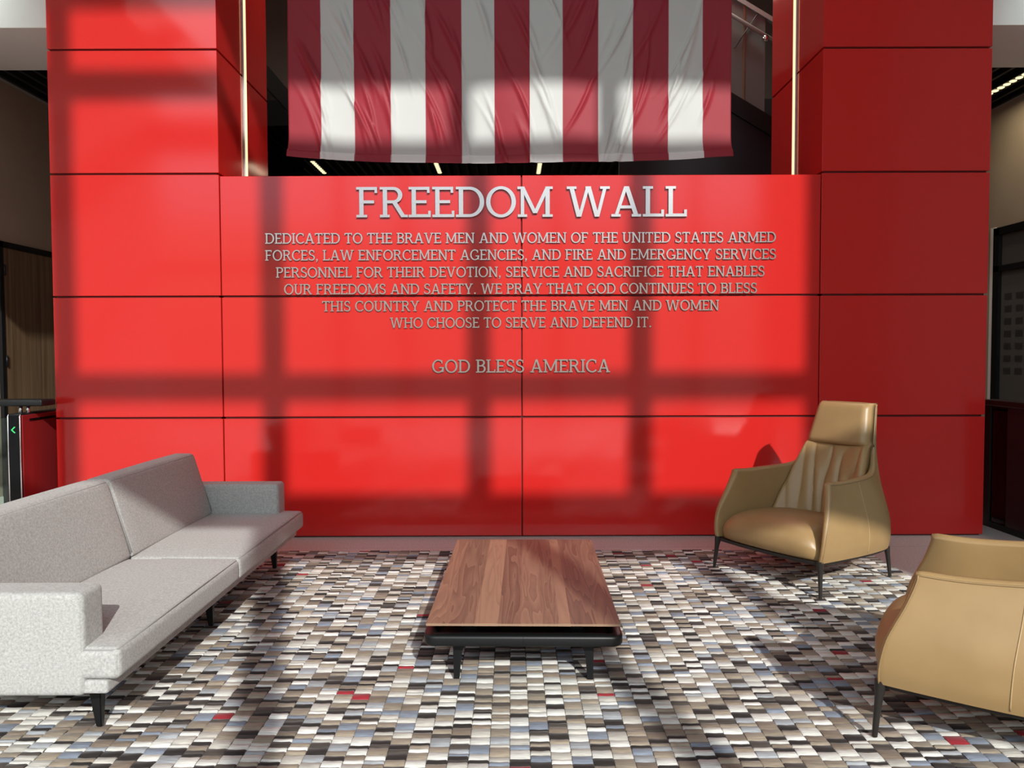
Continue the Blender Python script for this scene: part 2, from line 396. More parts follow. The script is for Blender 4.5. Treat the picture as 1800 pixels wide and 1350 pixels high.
# ------------------------------------------------------------------ sofa
def rbox(x0, x1, y0, y1, z0, z1, r, seg=4, crown=0.0, shear=0.0, zs0=0.0, cuts=8, puff=0.0):
    """box with rounded edges, a crowned top and slightly puffed sides"""
    def axis(a, b):
        n = [a+r*(1-math.cos(math.pi/2*k/seg)) for k in range(seg)]
        mid = [a+r+(b-a-2*r)*k/cuts for k in range(cuts+1)]
        return n+mid+[a+b-q for q in n[::-1]]
    ax = (axis(x0, x1), axis(y0, y1), axis(z0, z1)); lo = (x0, y0, z0); hi = (x1, y1, z1)
    bm = B(); cache = {}
    def vert(p):
        k = tuple(round(c, 6) for c in p)
        if k in cache: return cache[k]
        inn = Vector([min(max(p[i], lo[i]+r), hi[i]-r) for i in range(3)]); d = Vector(p)-inn
        if d.length > 1e-9:
            # map the cube corner onto the rounded one
            mx = max(abs(c) for c in d); q = inn + d.normalized()*mx
        else: q = inn
        f = [1-((p[i]-(lo[i]+hi[i])/2)/((hi[i]-lo[i])/2))**2 for i in range(3)]; f = [max(c, 0) for c in f]
        if p[2] > (z0+z1)/2: q.z += crown*(f[0]*f[1])**0.5*(p[2]-(z0+z1)/2)/((z1-z0)/2)
        if puff:
            for i in (0, 1):
                s_ = 1 if p[i] > (lo[i]+hi[i])/2 else -1
                if abs(p[i]-(hi[i] if s_ > 0 else lo[i])) < r: q[i] += s_*puff*(f[1-i]**0.3)*f[2]**0.6
        q.x += shear*(q.z-zs0)
        v = bm.verts.new(q); cache[k] = v; return v
    for i in range(3):
        j, k = (i+1) % 3, (i+2) % 3
        for side in (lo[i], hi[i]):
            for a in range(len(ax[j])-1):
                for b in range(len(ax[k])-1):
                    c4 = []
                    for da, db in ((0, 0), (1, 0), (1, 1), (0, 1)):
                        p = [0, 0, 0]; p[i] = side; p[j] = ax[j][a+da]; p[k] = ax[k][b+db]; c4.append(vert(p))
                    if len(set(c4)) == 4:
                        try: bm.faces.new(c4)
                        except ValueError: pass
    return bm

def sofa():
    T = thing('sofa', 'long low light grey fabric sofa with slim black legs at left of the rug', 'sofa', (-1.95, 4.17, 0), world=True)
    o = obj('base', rbox(-2.40, -1.54, 2.88, 5.46, 0.213, 0.266, 0.012, 3), FABRIC, T, True)
    for y0, y1 in ((2.873, 4.168), (4.172, 5.467)):
        s = obj('seat_cushion', rbox(-2.30, -1.492, y0, y1, 0.268, 0.390, 0.026, 5, crown=0.022, cuts=14, puff=0.006), FABRIC, T, True)
        b = B(); e = 0.018
        z = 0.384
        tube(b, [(-1.92, y0+0.006, z+.003), (-1.52, y0+0.006, z), (-1.502, y0+0.018, z), (-1.4975, (y0+y1)/2, z+0.006), (-1.502, y1-0.018, z), (-1.52, y1-0.006, z), (-1.92, y1-0.006, z+.003)], 0.0028, 6)
        obj('piping', b, PIPING, s, True).location = (0, 0, 0)
    for y0, y1 in ((3.033, 4.168), (4.172, 5.307)):
        s = obj('back_cushion', rbox(-2.215, -2.075, y0, y1, 0.395, 0.825, 0.024, 4, crown=0.006, shear=-0.29, zs0=0.395, cuts=10, puff=0.008), FABRIC, T, True)
        b = B(); xx = -2.075-0.29*0.413
        tube(b, [(-2.075-0.29*0.03, y0+0.007, 0.425), (xx-.006, y0+0.008, 0.80), (xx-.006, y0+0.022, 0.814), (xx-.006, y1-0.022, 0.814), (xx-.006, y1-0.008, 0.80), (-2.075-0.29*0.03, y1-0.007, 0.425)], 0.0026, 6)
        obj('piping', b, PIPING, s, True)
    for y0, y1 in ((2.868, 3.028), (5.312, 5.472)):
        a = obj('armrest', rbox(-2.42, -1.625, y0, y1, 0.207, 0.605, 0.023, 5, puff=0.003), FABRIC, T, True)
        b = B(); tube(b, [(-2.3, y0+0.004, 0.590), (-1.655, y0+0.004, 0.590), (-1.637, y0+0.006, 0.572), (-1.637, y0+0.006, 0.26)], 0.0024, 6)
        obj('piping', b, PIPING, a, True)
    for y in (3.034, 4.176, 5.313):
        for x, dx in ((-1.655, 0.012), (-2.30, -0.012)):
            b = B(); taper(b, (x, y, RUGZ), (x-dx, y, 0.225), 0.024, 0.024, 0.058, 0.05)
            bmesh.ops.bevel(b, geom=b.edges[:], offset=0.004, segments=2, affect='EDGES')
            obj('leg', b, BLACK, T)
sofa()

# ------------------------------------------------------------------ coffee table
def table():
    T = thing('coffee_table', 'low walnut coffee table with black leather tray base in the middle of the rug', 'table', (0.064, 4.17, 0), R(-1.15))
    hx, hy = 0.434, 0.781
    b = B(); lay = b.loops.layers.float_color.new('tone')
    cuts_ = [0, .085, .25, .37, .485, .60, .685, .745, .875, 1.0]; tones = [.62, .36, .98, .22, .55, .34, .80, .12, .26]
    for q in range(9):
        n0 = set(b.faces); bx(b, -hx+2*hx*cuts_[q], -hx+2*hx*cuts_[q+1], -hy, hy, 0.2885, 0.3005)
        for f in b.faces:
            if f not in n0:
                for lp in f.loops: lp[lay] = (tones[q], (q*0.37) % 1, 0, 1)
    obj('tabletop', b, WALNUT, T)
    b = B()
    for a in ((-hx-.0006, hx+.0006, -hy-.0008, -hy+.0005), (-hx-.0006, hx+.0006, hy-.0005, hy+.0008), (-hx-.0008, -hx+.0005, -hy, hy), (hx-.0005, hx+.0008, -hy, hy)):
        bx(b, *a, 0.2905, 0.2985)
    obj('edge_band', b, WOODEDGE, T)
    # tray: rounded leather rim and a dark floor
    rx, ry = 0.447, 0.80
    path = []; cr_ = 0.03; ix, iy = rx-0.025, ry-0.025
    for cx, cy, a0 in ((ix-cr_, iy-cr_, 0), (-ix+cr_, iy-cr_, 90), (-ix+cr_, -iy+cr_, 180), (ix-cr_, -iy+cr_, 270)):
        for k in range(7):
            a = R(a0+15*k); path.append((Vector((cx+cr_*math.cos(a), cy+cr_*math.sin(a), 0)), Vector((math.cos(a), math.sin(a), 0))))
    prof = []
    for cx, cz, a0 in ((0.012, 0.237, 0), (-0.012, 0.237, 90), (-0.012, 0.213, 180), (0.012, 0.213, 270)):
        for k in range(5):
            a = R(a0+22.5*k); prof.append((cx+0.013*math.cos(a), cz+0.013*math.sin(a)))
    bm = B(); RG = [[bm.verts.new(p+n*u+Vector((0, 0, z))) for u, z in prof] for p, n in path]
    for i in range(len(RG)):
        q = RG[(i+1) % len(RG)]
        for k in range(len(prof)): bm.faces.new((RG[i][k], RG[i][(k+1) % len(prof)], q[(k+1) % len(prof)], q[k]))
    rim = obj('tray_rim', bm, BLACKLEATHER, T, True)
    for s in (1, -1):
        bm = B(); yy = s*(ry+0.0004); tube(bm, [(0, yy-s*.014, 0.2506), (0, yy-s*.004, 0.246), (0, yy, 0.236), (0, yy, 0.214), (0, yy-s*.004, 0.204)], 0.0016, 6); obj('seam', bm, BLACK, rim, True)
    bm = B(); bx(bm, -rx+0.03, rx-0.03, -ry+0.03, ry-0.03, 0.204, 0.216); obj('tray_floor', bm, mat('black_lacquer', (0.02, 0.012, 0.012, 1), 0.3), T)
    bm = B()
    for x in (-0.25, 0.25):
        bx(bm, x-0.03, x+0.03, -0.6, 0.6, 0.216, 0.2885)
    obj('support', bm, BLACK, T)
    for sxx in (-1, 1):
        for syy in (-1, 1):
            bm = B(); x = sxx*0.306; y = syy*0.69
            # flared at the top towards the middle
            prof = [(0.0, RUGZ, 0.013), (0.003, 0.11, 0.017), (0.008, 0.16, 0.023), (0.020, 0.188, 0.038), (0.028, 0.202, 0.05)]
            rows = []
            for off, z, w in prof:
                cx = x-sxx*off; d = 0.013+0.010*(z/0.224)
                rows.append([(cx-w, y-d, z), (cx+w, y-d, z), (cx+w, y+d, z), (cx-w, y+d, z), (cx-w, y-d, z)])
            V = grid(bm, rows); bmesh.ops.remove_doubles(bm, verts=bm.verts[:], dist=1e-5)
            bmesh.ops.holes_fill(bm, edges=[e for e in bm.edges if e.is_boundary])
            obj('leg', bm, BLACK, T)
table()

# ------------------------------------------------------------------ armchairs
def lerp(a, b, t): return a+(b-a)*t
def armchair(name, label, loc, rotz, high):
    T = thing(name, label, 'armchair', loc, rotz, None)
    base = [(.418, -.40), (.432, -.24), (.443, -.04), (.44, .15), (.42, .29), (.36, .385), (.25, .43), (.12, .441), (.06, .442), (0, .443)]
    inb = [(.394, -.398), (.385, -.24), (.372, -.04), (.35, .10), (.30, .20), (.23, .245), (.17, .255), (.1, .26), (.05, .26), (0, .26)]
    if high:
        top = [(.385, -.275, .688), (.380, -.16, .682), (.374, -.01, .684), (.360, .14, .688), (.325, .275, .704), (.262, .39, .775), (.224, .455, .94), (.206, .492, 1.12), (.186, .502, 1.148), (0, .508, 1.152)]
    else:
        top = [(.385, -.275, .660), (.380, -.14, .656), (.376, .02, .664), (.370, .16, .680), (.345, .29, .704), (.29, .385, .735), (.20, .435, .760), (.12, .455, .772), (.06, .459, .776), (0, .46, .776)]
    K = len(base); zb = 0.225; TH = 0.052
    tops = [Vector(t) for t in top]
    def inward(k):
        a = tops[max(k-1, 0)]; b = tops[min(k+1, K-1)]; d = Vector((b.x-a.x, b.y-a.y, 0))
        if k == K-1: d = Vector((-1, 0, 0))
        d.normalize(); return Vector((d.y, -d.x, 0))*(-1)
    tin = []
    for k in range(K):
        w = inward(k)
        if w.x > 0: w = -w
        if k == 0: w = Vector((-1, 0, 0))
        if k == K-1: w = Vector((0, -1, 0))
        p = tops[k]+w*(TH if k < 4 else (0.042 if k == 4 else 0.030)); p.z -= 0.004; p.x = max(p.x, 0) if k < K-1 else 0; tin.append(p)
    vr = [(0.0, 0.0, 0.0), (0.16, 0.02, 0.012), (0.42, 0.22, 0.018), (0.72, 0.70, 0.012), (0.93, 0.97, 0.004), (1.0, 1.0, 0.0)]
    def outer(k, v):
        fz, fp, bl = v; b = base[k]; t = top[k]
        n = Vector((b[0], b[1]*0.9, 0)).normalized() if k > 0 else Vector((1, 0, 0))
        return Vector((lerp(b[0], t[0], fp)+n.x*bl*1.3, lerp(b[1], t[1], fp)+n.y*bl*1.3, lerp(zb, t[2], fz)))
    def inner(k, v):
        fz, fp, bl = v; b = inb[k]; t = tin[k]
        fq = lerp(fp, fz, min(1, k/3))
        q = Vector((lerp(b[0], t[0], fq), lerp(b[1], t[1], fq), lerp(zb+0.004, t[2], fz)))
        if k == 0: q.y = outer(0, v).y+0.002; q.x = outer(0, v).x - lerp(0.026, TH, fz**1.5)
        return q
    NU, NV = 6, 4
    def surf(fn):
        cols = []
        for k in range(K): cols.append(smoothpts([fn(k, v) for v in vr], NV))
        full = cols + [[Vector((-p.x, p.y, p.z)) for p in c] for c in cols[-2::-1]]
        rows = []
        for i in range(len(cols[0])): rows.append(smoothpts([c[i] for c in full], NU))
        return rows
    SO, SI = surf(outer), surf(inner)
    bm = B(); VO = [[bm.verts.new(p) for p in r] for r in SO]; VI = [[bm.verts.new(p) for p in r] for r in SI]
    nr, ncol = len(VO), len(VO[0])
    for i in range(nr-1):
        for j in range(ncol-1):
            bm.faces.new((VO[i][j], VO[i][j+1], VO[i+1][j+1], VO[i+1][j])); bm.faces.new((VI[i][j+1], VI[i][j], VI[i+1][j], VI[i+1][j+1]))
    # rounded rim over the top and down the arm fronts: one strip of arcs following the border
    def border(V): return [V[i][0] for i in range(nr)] + [V[-1][j] for j in range(1, ncol)] + [V[i][-1] for i in range(nr-2, -1, -1)]
    bo, bi = border(VO), border(VI); prev = None
    NB = len(bo)
    for q in range(NB):
        a, b = bo[q].co, bi[q].co; mid = (a+b)/2; hw = (b-a)/2
        if q < nr-1 or q > NB-nr: upv = Vector((0, -1, 0.25)).normalized()
        else: upv = Vector((0, 0, 1))
        if q in (nr-1, NB-nr): upv = Vector((0, -.7, .7))
        bulge = hw.length*0.62
        ring = [bo[q]] + [bm.verts.new(mid-hw*math.cos(math.pi*t/5)+upv*bulge*math.sin(math.pi*t/5)) for t in range(1, 5)] + [bi[q]]
        if prev:
            for t in range(5): bm.faces.new((prev[t], prev[t+1], ring[t+1], ring[t]))
        prev = ring
    sh = obj('shell', bm, LEATHER, T, True)
    # piping along the arm fronts and rim, stitched seam down each side
    edge = [SO[i][0] for i in range(nr)] + [SO[-1][j] for j in range(1, ncol)] + [SO[i][-1] for i in range(nr-2, -1, -1)]
    b = B(); tube(b, edge, 0.0042, 6); obj('piping', b, LEATHERD, sh, True)
    for j in (int(2.4*NU), ncol-1-int(2.4*NU)):
        b = B(); tube(b, [SO[i][j] + Vector((SO[i][j].x, SO[i][j].y*0.3, 0)).normalized()*0.0006 for i in range(1, nr-1)], 0.0026, 6); obj('seam', b, STITCH, sh, True)
    # back cushion with gathered folds
    ztop = 0.885 if high else 0.73
    def backpt(u, v, pleat=True):
        z = lerp(0.36, ztop, v)
        if high:
            w = lerp(0.325, 0.236, v**1.2); yc = lerp(0.165, 0.350, v**0.9)
        else:
            w = lerp(0.305, 0.235, v); yc = lerp(0.165, 0.375, v)
        y = yc - (0.12*(1-v)+0.03)*abs(u)**2.2
        if pleat:
            ph = u*(7.2-2.6*v) + 0.7*math.sin(v*2.6+u*1.5) + 0.25*math.sin(v*7+u*9)
            amp = 0.021*math.sin(math.pi*min(1, v*1.02))**0.5*(1-0.55*abs(u))
            y -= amp*(abs(math.sin(ph*1.6))**0.6*1.7-1)
        edge = max(abs(u)-0.9, 0)/0.1
        y += 0.03*edge**2; e2 = max(abs(2*v-1)-0.88, 0)/0.12; y += 0.025*e2**2
        return Vector((u*w, y, z))
    bm = B(); nu, nv = 84, 26
    slab(bm, [[backpt(-1+2*j/nu, i/nv) for j in range(nu+1)] for i in range(nv+1)], 0.05 if high else 0.012)
    ob = obj('back_cushion', bm, LEATHER, T, True)
    if high:
        bm = B(); rows = []
        for i in range(17):
            v = i/16; r = []
            for j in range(33):
                u = -1+2*j/32; w = lerp(0.238, 0.198, v)
                ee = max(abs(u)-0.8, 0)/0.2; ev = max(abs(2*v-1)-0.75, 0)/0.25
                r.append((u*w, lerp(0.335, 0.425, v)-0.03+0.035*ee**2.2+0.025*ev**2.2+0.01*u*u, lerp(0.868, 1.158, v)))
            rows.append(r)
        slab(bm, rows, 0.055); obj('headrest', bm, LEATHER, T, True)
    # seat cushion
    prof = [(.22, .222), (-.30, .224), (-.405, .226), (-.438, .255), (-.452, .305), (-.445, .355), (-.41, .40), (-.34, .43), (-.22, .441), (-.05, .434), (.12, .415), (.24, .39)]
    pf = smoothpts([Vector((0, a, b)) for a, b in prof], 4)
    rows = []
    for i in range(25):
        u = -1+2*i/24; e = abs(u)**9
        hw = 0.392; r = []
        for p in pf:
            y, z = p.y, p.z
            wide = hw - (0.03*max(0, (y+0.1)) + 0.02*max(0, (z-0.33)/0.1))
            y2 = lerp(y, max(y, -0.385), e) + (0.03*u*u if y < -.2 else 0); z2 = z - (0.10*e+0.022*u*u)*max(0, (z-0.24)/0.2)
            r.append((u*wide, y2, z2))
        rows.append(r)
    bm = B(); V = grid(bm, rows); bm.faces.new(V[0]); bm.faces.new(V[-1][::-1])
    obj('seat_cushion', bm, LEATHER, T, True, angle=60)
    # frame rails below the body and four legs
    ring = smoothpts([(-.40, -.405, 0), (-.2, -.425, 0), (0, -.43, 0), (.2, -.425, 0), (.40, -.405, 0)], 4)
    side = smoothpts([(.405, -.40, 0), (.425, -.2, 0), (.432, 0, 0), (.428, .18, 0), (.395, .335, 0), (.3, .40, 0), (.15, .425, 0), (0, .43, 0)], 4)
    path = ring + side[1:] + [Vector((-p.x, p.y, 0)) for p in side[-2:0:-1]]
    bm = B(); nP = len(path); RR = []
    for i, p in enumerate(path):
        d = (path[(i+1) % nP]-path[i-1]).normalized(); nrm = Vector((d.y, -d.x, 0))
        # the rails sag a little between the legs
        dz = 0
        RR.append([bm.verts.new(p+nrm*a+Vector((0, 0, z))) for a, z in ((-0.04, 0.205), (-0.010, 0.205), (-0.006, 0.2265), (-0.04, 0.2265))])
    for i in range(nP):
        a, b2 = RR[i], RR[(i+1) % nP]
        for k in range(4): bm.faces.new((a[k], a[(k+1) % 4], b2[(k+1) % 4], b2[k]))
    fr = obj('frame', bm, FRAME, T)
    for sx_, sy in ((1, -1), (-1, -1), (1, 1), (-1, 1)):
        bm = B()
        yy = -.40 if sy < 0 else .37
        xx = .408 if sy < 0 else .375
        tube(bm, [(sx_*(xx+.012), yy+sy*.012, RUGZ), (sx_*(xx+.006), yy+sy*.006, 0.10), (sx_*xx, yy, 0.17), (sx_*(xx-.004), yy-sy*.002, 0.20), (sx_*(xx-.006), yy-sy*.004, 0.235 if sy < 0 else .215)],
             [0.0105, 0.013, 0.0155, 0.020, 0.022], 8)
        obj('leg', bm, FRAME, T, True, angle=60)
    return T
armchair('lounge_chair', 'high-backed tan leather armchair with pleated back standing before the red wall', (1.985, 5.185, 0), R(-57), True)
armchair('tub_chair', 'low-backed tan leather armchair at the right edge, nearest to the viewer', (1.978, 3.056, 0), R(-123), False)

# ------------------------------------------------------------------ flag
def flag():
    T = thing('flag', 'large red and white striped flag hanging between the red columns', 'flag')
    edges = [-1.972, -1.684, -1.390, -1.065, -0.756, -0.436, -0.142, 0.168, 0.462, 0.776, 1.086, 1.400, 1.710, 1.966]
    z0, z1 = 3.205, 6.6
    Y0 = 6.93
    creases = []
    rnd = random.Random(5)
    for _ in range(85):
        cx = rnd.uniform(-1.8, 1.8); cz = rnd.uniform(3.3, 4.7) if rnd.random() < .8 else rnd.uniform(4.7, 6)
        sl = rnd.uniform(0.35, 0.9)*(1 if cx < 0.4 else -1)
        creases.append((cx, cz, sl, rnd.uniform(0.12, 0.40), rnd.uniform(0.011, 0.024), rnd.uniform(0.025, 0.06)))
    def disp(x, z):
        d = 0.018*math.sin(x*2.3+0.6)*1.0 + 0.010*math.sin(x*5.1+z*1.7) + 0.004*math.sin(x*11+z*4)
        for cx, cz, sl, ln, wd, am in creases:
            # crease line direction: mostly vertical, leaning
            ux, uz = sl*0.6, -1.0; q = math.hypot(ux, uz); ux /= q; uz /= q
            dx, dz = x-cx, z-cz; a = dx*ux+dz*uz; b = -dx*uz+dz*ux+0.25*a*a
            if abs(a) < ln*1.8 and abs(b) < wd*4:
                d += am*0.55*math.exp(-(a/ln)**2)*math.exp(-(b/wd)**2)*(1 if b > -wd else .6)
        return d
    bm = B(); nz = 260; rows = []; xs = []; zlev = []
    for k in range(13):
        for j in range(26): xs.append((edges[k]+(edges[k+1]-edges[k])*j/26, k))
    xs.append((edges[13], 12))
    for i in range(nz+1):
        t = i/nz; z = z0+(z1-z0)*t**1.35; zlev.append(z)
        r = []
        for x, k in xs:
            sag = 0.055*(x/1.97)**2 - 0.012*abs(math.sin((x+.1)*5))*0.3
            zz = z + sag*(1-t)**3
            hem = 0.010 if z < z0+0.068 else 0.0
            pull = 0.012*math.sin(k*1.0)*0
            y = Y0 - disp(x, z) - hem - 0.03*math.exp(-((z-z0)/0.12)**2)*(abs(x)/1.97)**6
            flare = 1+0.006*math.exp(-((z-z0)/0.10)**2)
            r.append((x*flare, y, zz))
        rows.append(r)
    V = [[bm.verts.new(p) for p in r] for r in rows]
    for i in range(nz):
        for j in range(len(xs)-1):
            f = bm.faces.new((V[i][j], V[i][j+1], V[i+1][j+1], V[i+1][j])); f.material_index = xs[j][1] % 2 if rows[i][j][2] > z0+0.13 or i > 26 or zlev[i] > z0+0.066 else (2 if xs[j][1] % 2 else 0); f.smooth = True
    cl = obj('cloth', bm, [FLAGR, FLAGW, mat('flag_hem_white', (0.74, 0.76, 0.74, 1), 0.6)], T, recalc=False)
    md = cl.modifiers.new('thickness', 'SOLIDIFY'); md.thickness = 0.002; md.offset = 1
    b = B()
    for x in edges[1:-1]: tube(b, [(x, Y0-disp(x, z)-0.0035-(0.010 if z < z0+.068 else 0), z+0.055*(x/1.97)**2*(1-((z-z0)/(z1-z0))**(1/1.35))**3) for z in [z0+0.004+i*0.03 for i in range(0, 112)]], 0.0022, 4)
    obj('stripe_seam', b, mat('seam_pink', (0.5, 0.22, 0.24, 1), 0.7), cl, True)
    b = B(); tube(b, [(XLI+0.001, Y0, 6.6), (XRI-0.001, Y0, 6.6)], 0.03, 12); obj('hanging_rod', b, STEEL, T, True)
flag()

# ------------------------------------------------------------------ wall lettering
STW = 0.135
LAY = []
def glyph_parts(ch):
    """Slab serif capitals on a unit cap height. Returns (advance, list of polygons)."""
    P = []; LAY.clear()
    st, th, sf, sh_ = 0.125, 0.098, 0.085, 0.085     # stem, thin, serif overhang, serif height
    def rect(x0, y0, x1, y1): P.append([(x0, y0), (x1, y0), (x1, y1), (x0, y1)]); LAY.append(len(set(LAY)))
    def line(x0, y0, x1, y1, w):
        """stroke whose ends are cut horizontally"""
        h = w/2*math.hypot(x1-x0, y1-y0)/abs(y1-y0)
        P.append([(x0-h, y0), (x0+h, y0), (x1+h, y1), (x1-h, y1)]); LAY.append(len(set(LAY)))
    def arc(cx, cy, rx, ry, a0, a1, wx, wy, n=18):
        po, pi = [], []
        for i in range(n+1):
            a = R(a0+(a1-a0)*i/n); c, s = math.cos(a), math.sin(a)
            po.append((cx+rx*c, cy+ry*s)); pi.append((cx+(rx-wx)*c, cy+(ry-wy)*s))
        lay = len(set(LAY))
        for i in range(n): P.append([po[i], po[i+1], pi[i+1], pi[i]]); LAY.append(lay)
    def serif(x, y, l=sf, r=sf, w=st):      # slab around a stem whose left is x
        yy = (y, y+sh_) if y < 0.5 else (y-sh_, y)
        rect(x-l, yy[0], x+w+r, yy[1])
    def stem(x, l=sf, r=sf, tl=None, tr=None):
        rect(x, 0, x+st, 1); serif(x, 0, l, r); serif(x, 1, sf if tl is None else tl, sf if tr is None else tr)
    x = sf
    if ch == 'I': stem(x); w = st+2*sf
    elif ch in 'FE':
        stem(x, r=0.10 if ch == 'F' else 0.0, tr=0.0); e = x+0.52
        rect(x, 1-th, e, 1); rect(e-0.075, 0.80, e, 1)
        rect(x, 0.46, x+0.43, 0.46+th); 
        if ch == 'E': rect(x, 0, e+0.03, th); rect(e-0.045, 0, e+0.03, 0.21)
        w = e+0.03
    elif ch == 'L':
        stem(x, r=0.0); e = x+0.53; rect(x, 0, e, th); rect(e-0.08, 0, e, 0.23); w = e
    elif ch in 'PRB':
        stem(x, r=sf if ch == 'P' else (0.07 if ch == 'R' else 0), tr=0)
        if ch == 'B':
            rect(x, 0, x+0.33, th); rect(x, 1-th, x+0.30, 1); rect(x, 0.47, x+0.32, 0.47+th)
            arc(x+0.30, 0.757, 0.235, 0.243, -90, 90, st, th); arc(x+0.32, 0.284, 0.26, 0.284, -90, 90, st, th); w = x+0.58
        else:
            yb = 0.44 if ch == 'P' else 0.46
            rect(x, 1-th, x+0.30, 1); rect(x, yb, x+0.30, yb+th)
            arc(x+0.30, (1+yb)/2, 0.265, (1-yb)/2, -90, 90, st, th); w = x+0.565
            if ch == 'R': line(x+0.60, 0, x+0.33, 0.50, 0.125); rect(x+0.55, 0, x+0.72, sh_); w = x+0.70
    elif ch == 'D':
        stem(x, r=0, tr=0); rect(x, 0, x+0.33, th); rect(x, 1-th, x+0.33, 1)
        arc(x+0.31, 0.5, 0.42, 0.5, -90, 90, st, th, 26); w = x+0.73
    elif ch == 'O':
        arc(0.44, 0.5, 0.43, 0.515, 0, 360, st, th, 44); w = 0.87; 
    elif ch in 'CG':
        arc(0.44, 0.5, 0.43, 0.515, 48, 318 if ch == 'C' else 335, st, th, 34)
        rect(0.64, 0.70, 0.715, 0.955); w = 0.76
        if ch == 'G': rect(0.68, 0.05, 0.80, 0.43); rect(0.50, 0.43-th*.9, 0.84, 0.43); w = 0.84
    elif ch == 'H':
        stem(x); x2 = x+0.53; stem(x2); rect(x, 0.46, x2+st, 0.46+th); w = x2+st+sf
    elif ch == 'T':
        w = 0.70; c = w/2; rect(c-st/2, 0, c+st/2, 1); serif(c-st/2, 0); rect(0.01, 1-th, w-0.01, 1); rect(0.01, 0.79, 0.085, 1); rect(w-0.085, 0.79, w-0.01, 1)
    elif ch == 'N':
        stem(x, tr=0.0); x2 = x+0.58; rect(x2, 0, x2+th, 1); serif(x2, 1, sf, sf, th); line(x2+th*.5, 0.0, x+st*.45, 1, 0.12); w = x2+th+sf
    elif ch == 'M':
        rect(x+.01, 0, x+th+.01, 1); serif(x+.01, 0, w=th); x2 = x+0.72; rect(x2, 0, x2+st, 1); serif(x2, 0)
        m_ = (x+x2+st)/2; line(m_, 0.12, x+0.055, 1, 0.105); line(m_, 0.12, x2+st-0.055, 1, 0.105)
        rect(m_-.062, 0.12, m_+.062, .2); rect(x-sf, 1-sh_, x+.06, 1); rect(x2+st-.06, 1-sh_, x2+st+sf, 1); w = x2+st+sf
    elif ch == 'A':
        w = 0.86; line(0.13, 0, 0.42, 1, 0.098); line(0.73, 0, 0.44, 1, 0.128); rect(0.25, 0.27, 0.62, 0.27+th)
        rect(0.0, 0, 0.27, sh_); rect(0.59, 0, 0.86, sh_)
    elif ch == 'V':
        w = 0.84; line(0.42, 0, 0.13, 1, 0.128); line(0.42, 0, 0.71, 1, 0.098); rect(0, 1-sh_, 0.28, 1); rect(0.57, 1-sh_, 0.84, 1)
    elif ch == 'W':
        w = 1.24; line(0.35, 0, 0.13, 1, 0.125); line(0.37, 0, 0.61, 1, 0.095); line(0.87, 0, 0.63, 1, 0.12); line(0.89, 0, 1.11, 1, 0.095)
        rect(0, 1-sh_, 0.28, 1); rect(0.96, 1-sh_, 1.24, 1); rect(0.54, 1-sh_, 0.70, 1)
    elif ch == 'Y':
        w = 0.80; c = 0.40; rect(c-st/2, 0, c+st/2, 0.46); serif(c-st/2, 0); line(c-.01, 0.40, 0.13, 1, 0.12); line(c+.01, 0.40, 0.67, 1, 0.10)
        rect(0, 1-sh_, 0.27, 1); rect(0.54, 1-sh_, 0.80, 1)
    elif ch == 'U':
        rect(x, 0.32, x+st, 1); serif(x, 1); x2 = x+0.50; rect(x2, 0.32, x2+th, 1); serif(x2, 1, sf, sf, th)
        c = (x+x2+th)/2; arc(c, 0.33, (x2+th-x)/2, 0.345, 180, 360, st*.95, th, 24); w = x2+th+sf
    elif ch == 'S':
        arc(0.31, 0.745, 0.255, 0.27, 40, 270, 0.118, th, 22); arc(0.31, 0.265, 0.285, 0.28, -140, 90, 0.118, th, 22)
        rect(0.47, 0.73, 0.54, 0.96); rect(0.045, 0.04, 0.115, 0.27); w = 0.61
    elif ch == 'K':
        stem(x, r=.07, tr=.07); line(x+.14, .42, x+.50, 1, .10); line(x+.56, 0, x+.24, .58, .12); rect(x+.45, 0, x+.70, sh_); rect(x+.38, 1-sh_, x+.63, 1); w = x+.70
    elif ch == '.': rect(0.06, 0, 0.20, 0.14); w = 0.26
    elif ch == ',': rect(0.06, 0, 0.20, 0.14); P.append([(0.12, 0.02), (0.20, 0.02), (0.10, -0.17), (0.04, -0.17)]); LAY.append(len(set(LAY))); w = 0.26
    return w, P
GL = {}
def glyph_mesh(ch, depth, key):
    k = (ch, key)
    if k in GL: return GL[k]
    w, P = glyph_parts(ch); lays = list(LAY); bm = B()
    for i, poly in enumerate(P):
        d = depth + lays[i]*0.00018/key
        area = sum(a[0]*b[1]-b[0]*a[1] for a, b in zip(poly, poly[1:]+poly[:1]))
        if area < 0: poly = poly[::-1]
        a = [bm.verts.new((p[0], -d, p[1])) for p in poly]; b = [bm.verts.new((p[0], 0, p[1])) for p in poly]
        bm.faces.new(a); bm.faces.new(b[::-1]); n = len(poly)
        for q in range(n): bm.faces.new((a[q], b[q], b[(q+1) % n], a[(q+1) % n]))
    me = bpy.data.meshes.new('letter'); bm.to_mesh(me); bm.free(); me.materials.append(LETTER)
    GL[k] = (w, me); return GL[k]
def text_line(txt, x0, x1, zb, zh, depth, label, group=None):
    T = thing('wall_lettering', label, 'lettering', (x0, D+0.002, zb), 0, group)
    gap, space = 0.045, 0.36
    tot = 0
    for i, ch in enumerate(txt): tot += space if ch == ' ' else glyph_parts(ch)[0]+gap
    tot -= gap
    sc = (x1-x0)/tot; x = 0
    for ch in txt:
        if ch == ' ': x += space*sc; continue
        w, me = glyph_mesh(ch, depth/zh, zh)
        o = bpy.data.objects.new('letter', me); COL.objects.link(o); o.parent = T
        o.location = (x, 0, 0); o.scale = (sc, zh, zh); x += (w+gap)*sc
text_line('FREEDOM WALL', -1.249, 1.421, 2.612, 0.243, 0.022, 'large raised metal words FREEDOM WALL heading the inscription on the red wall')
G = 'inscription lines on the red wall'
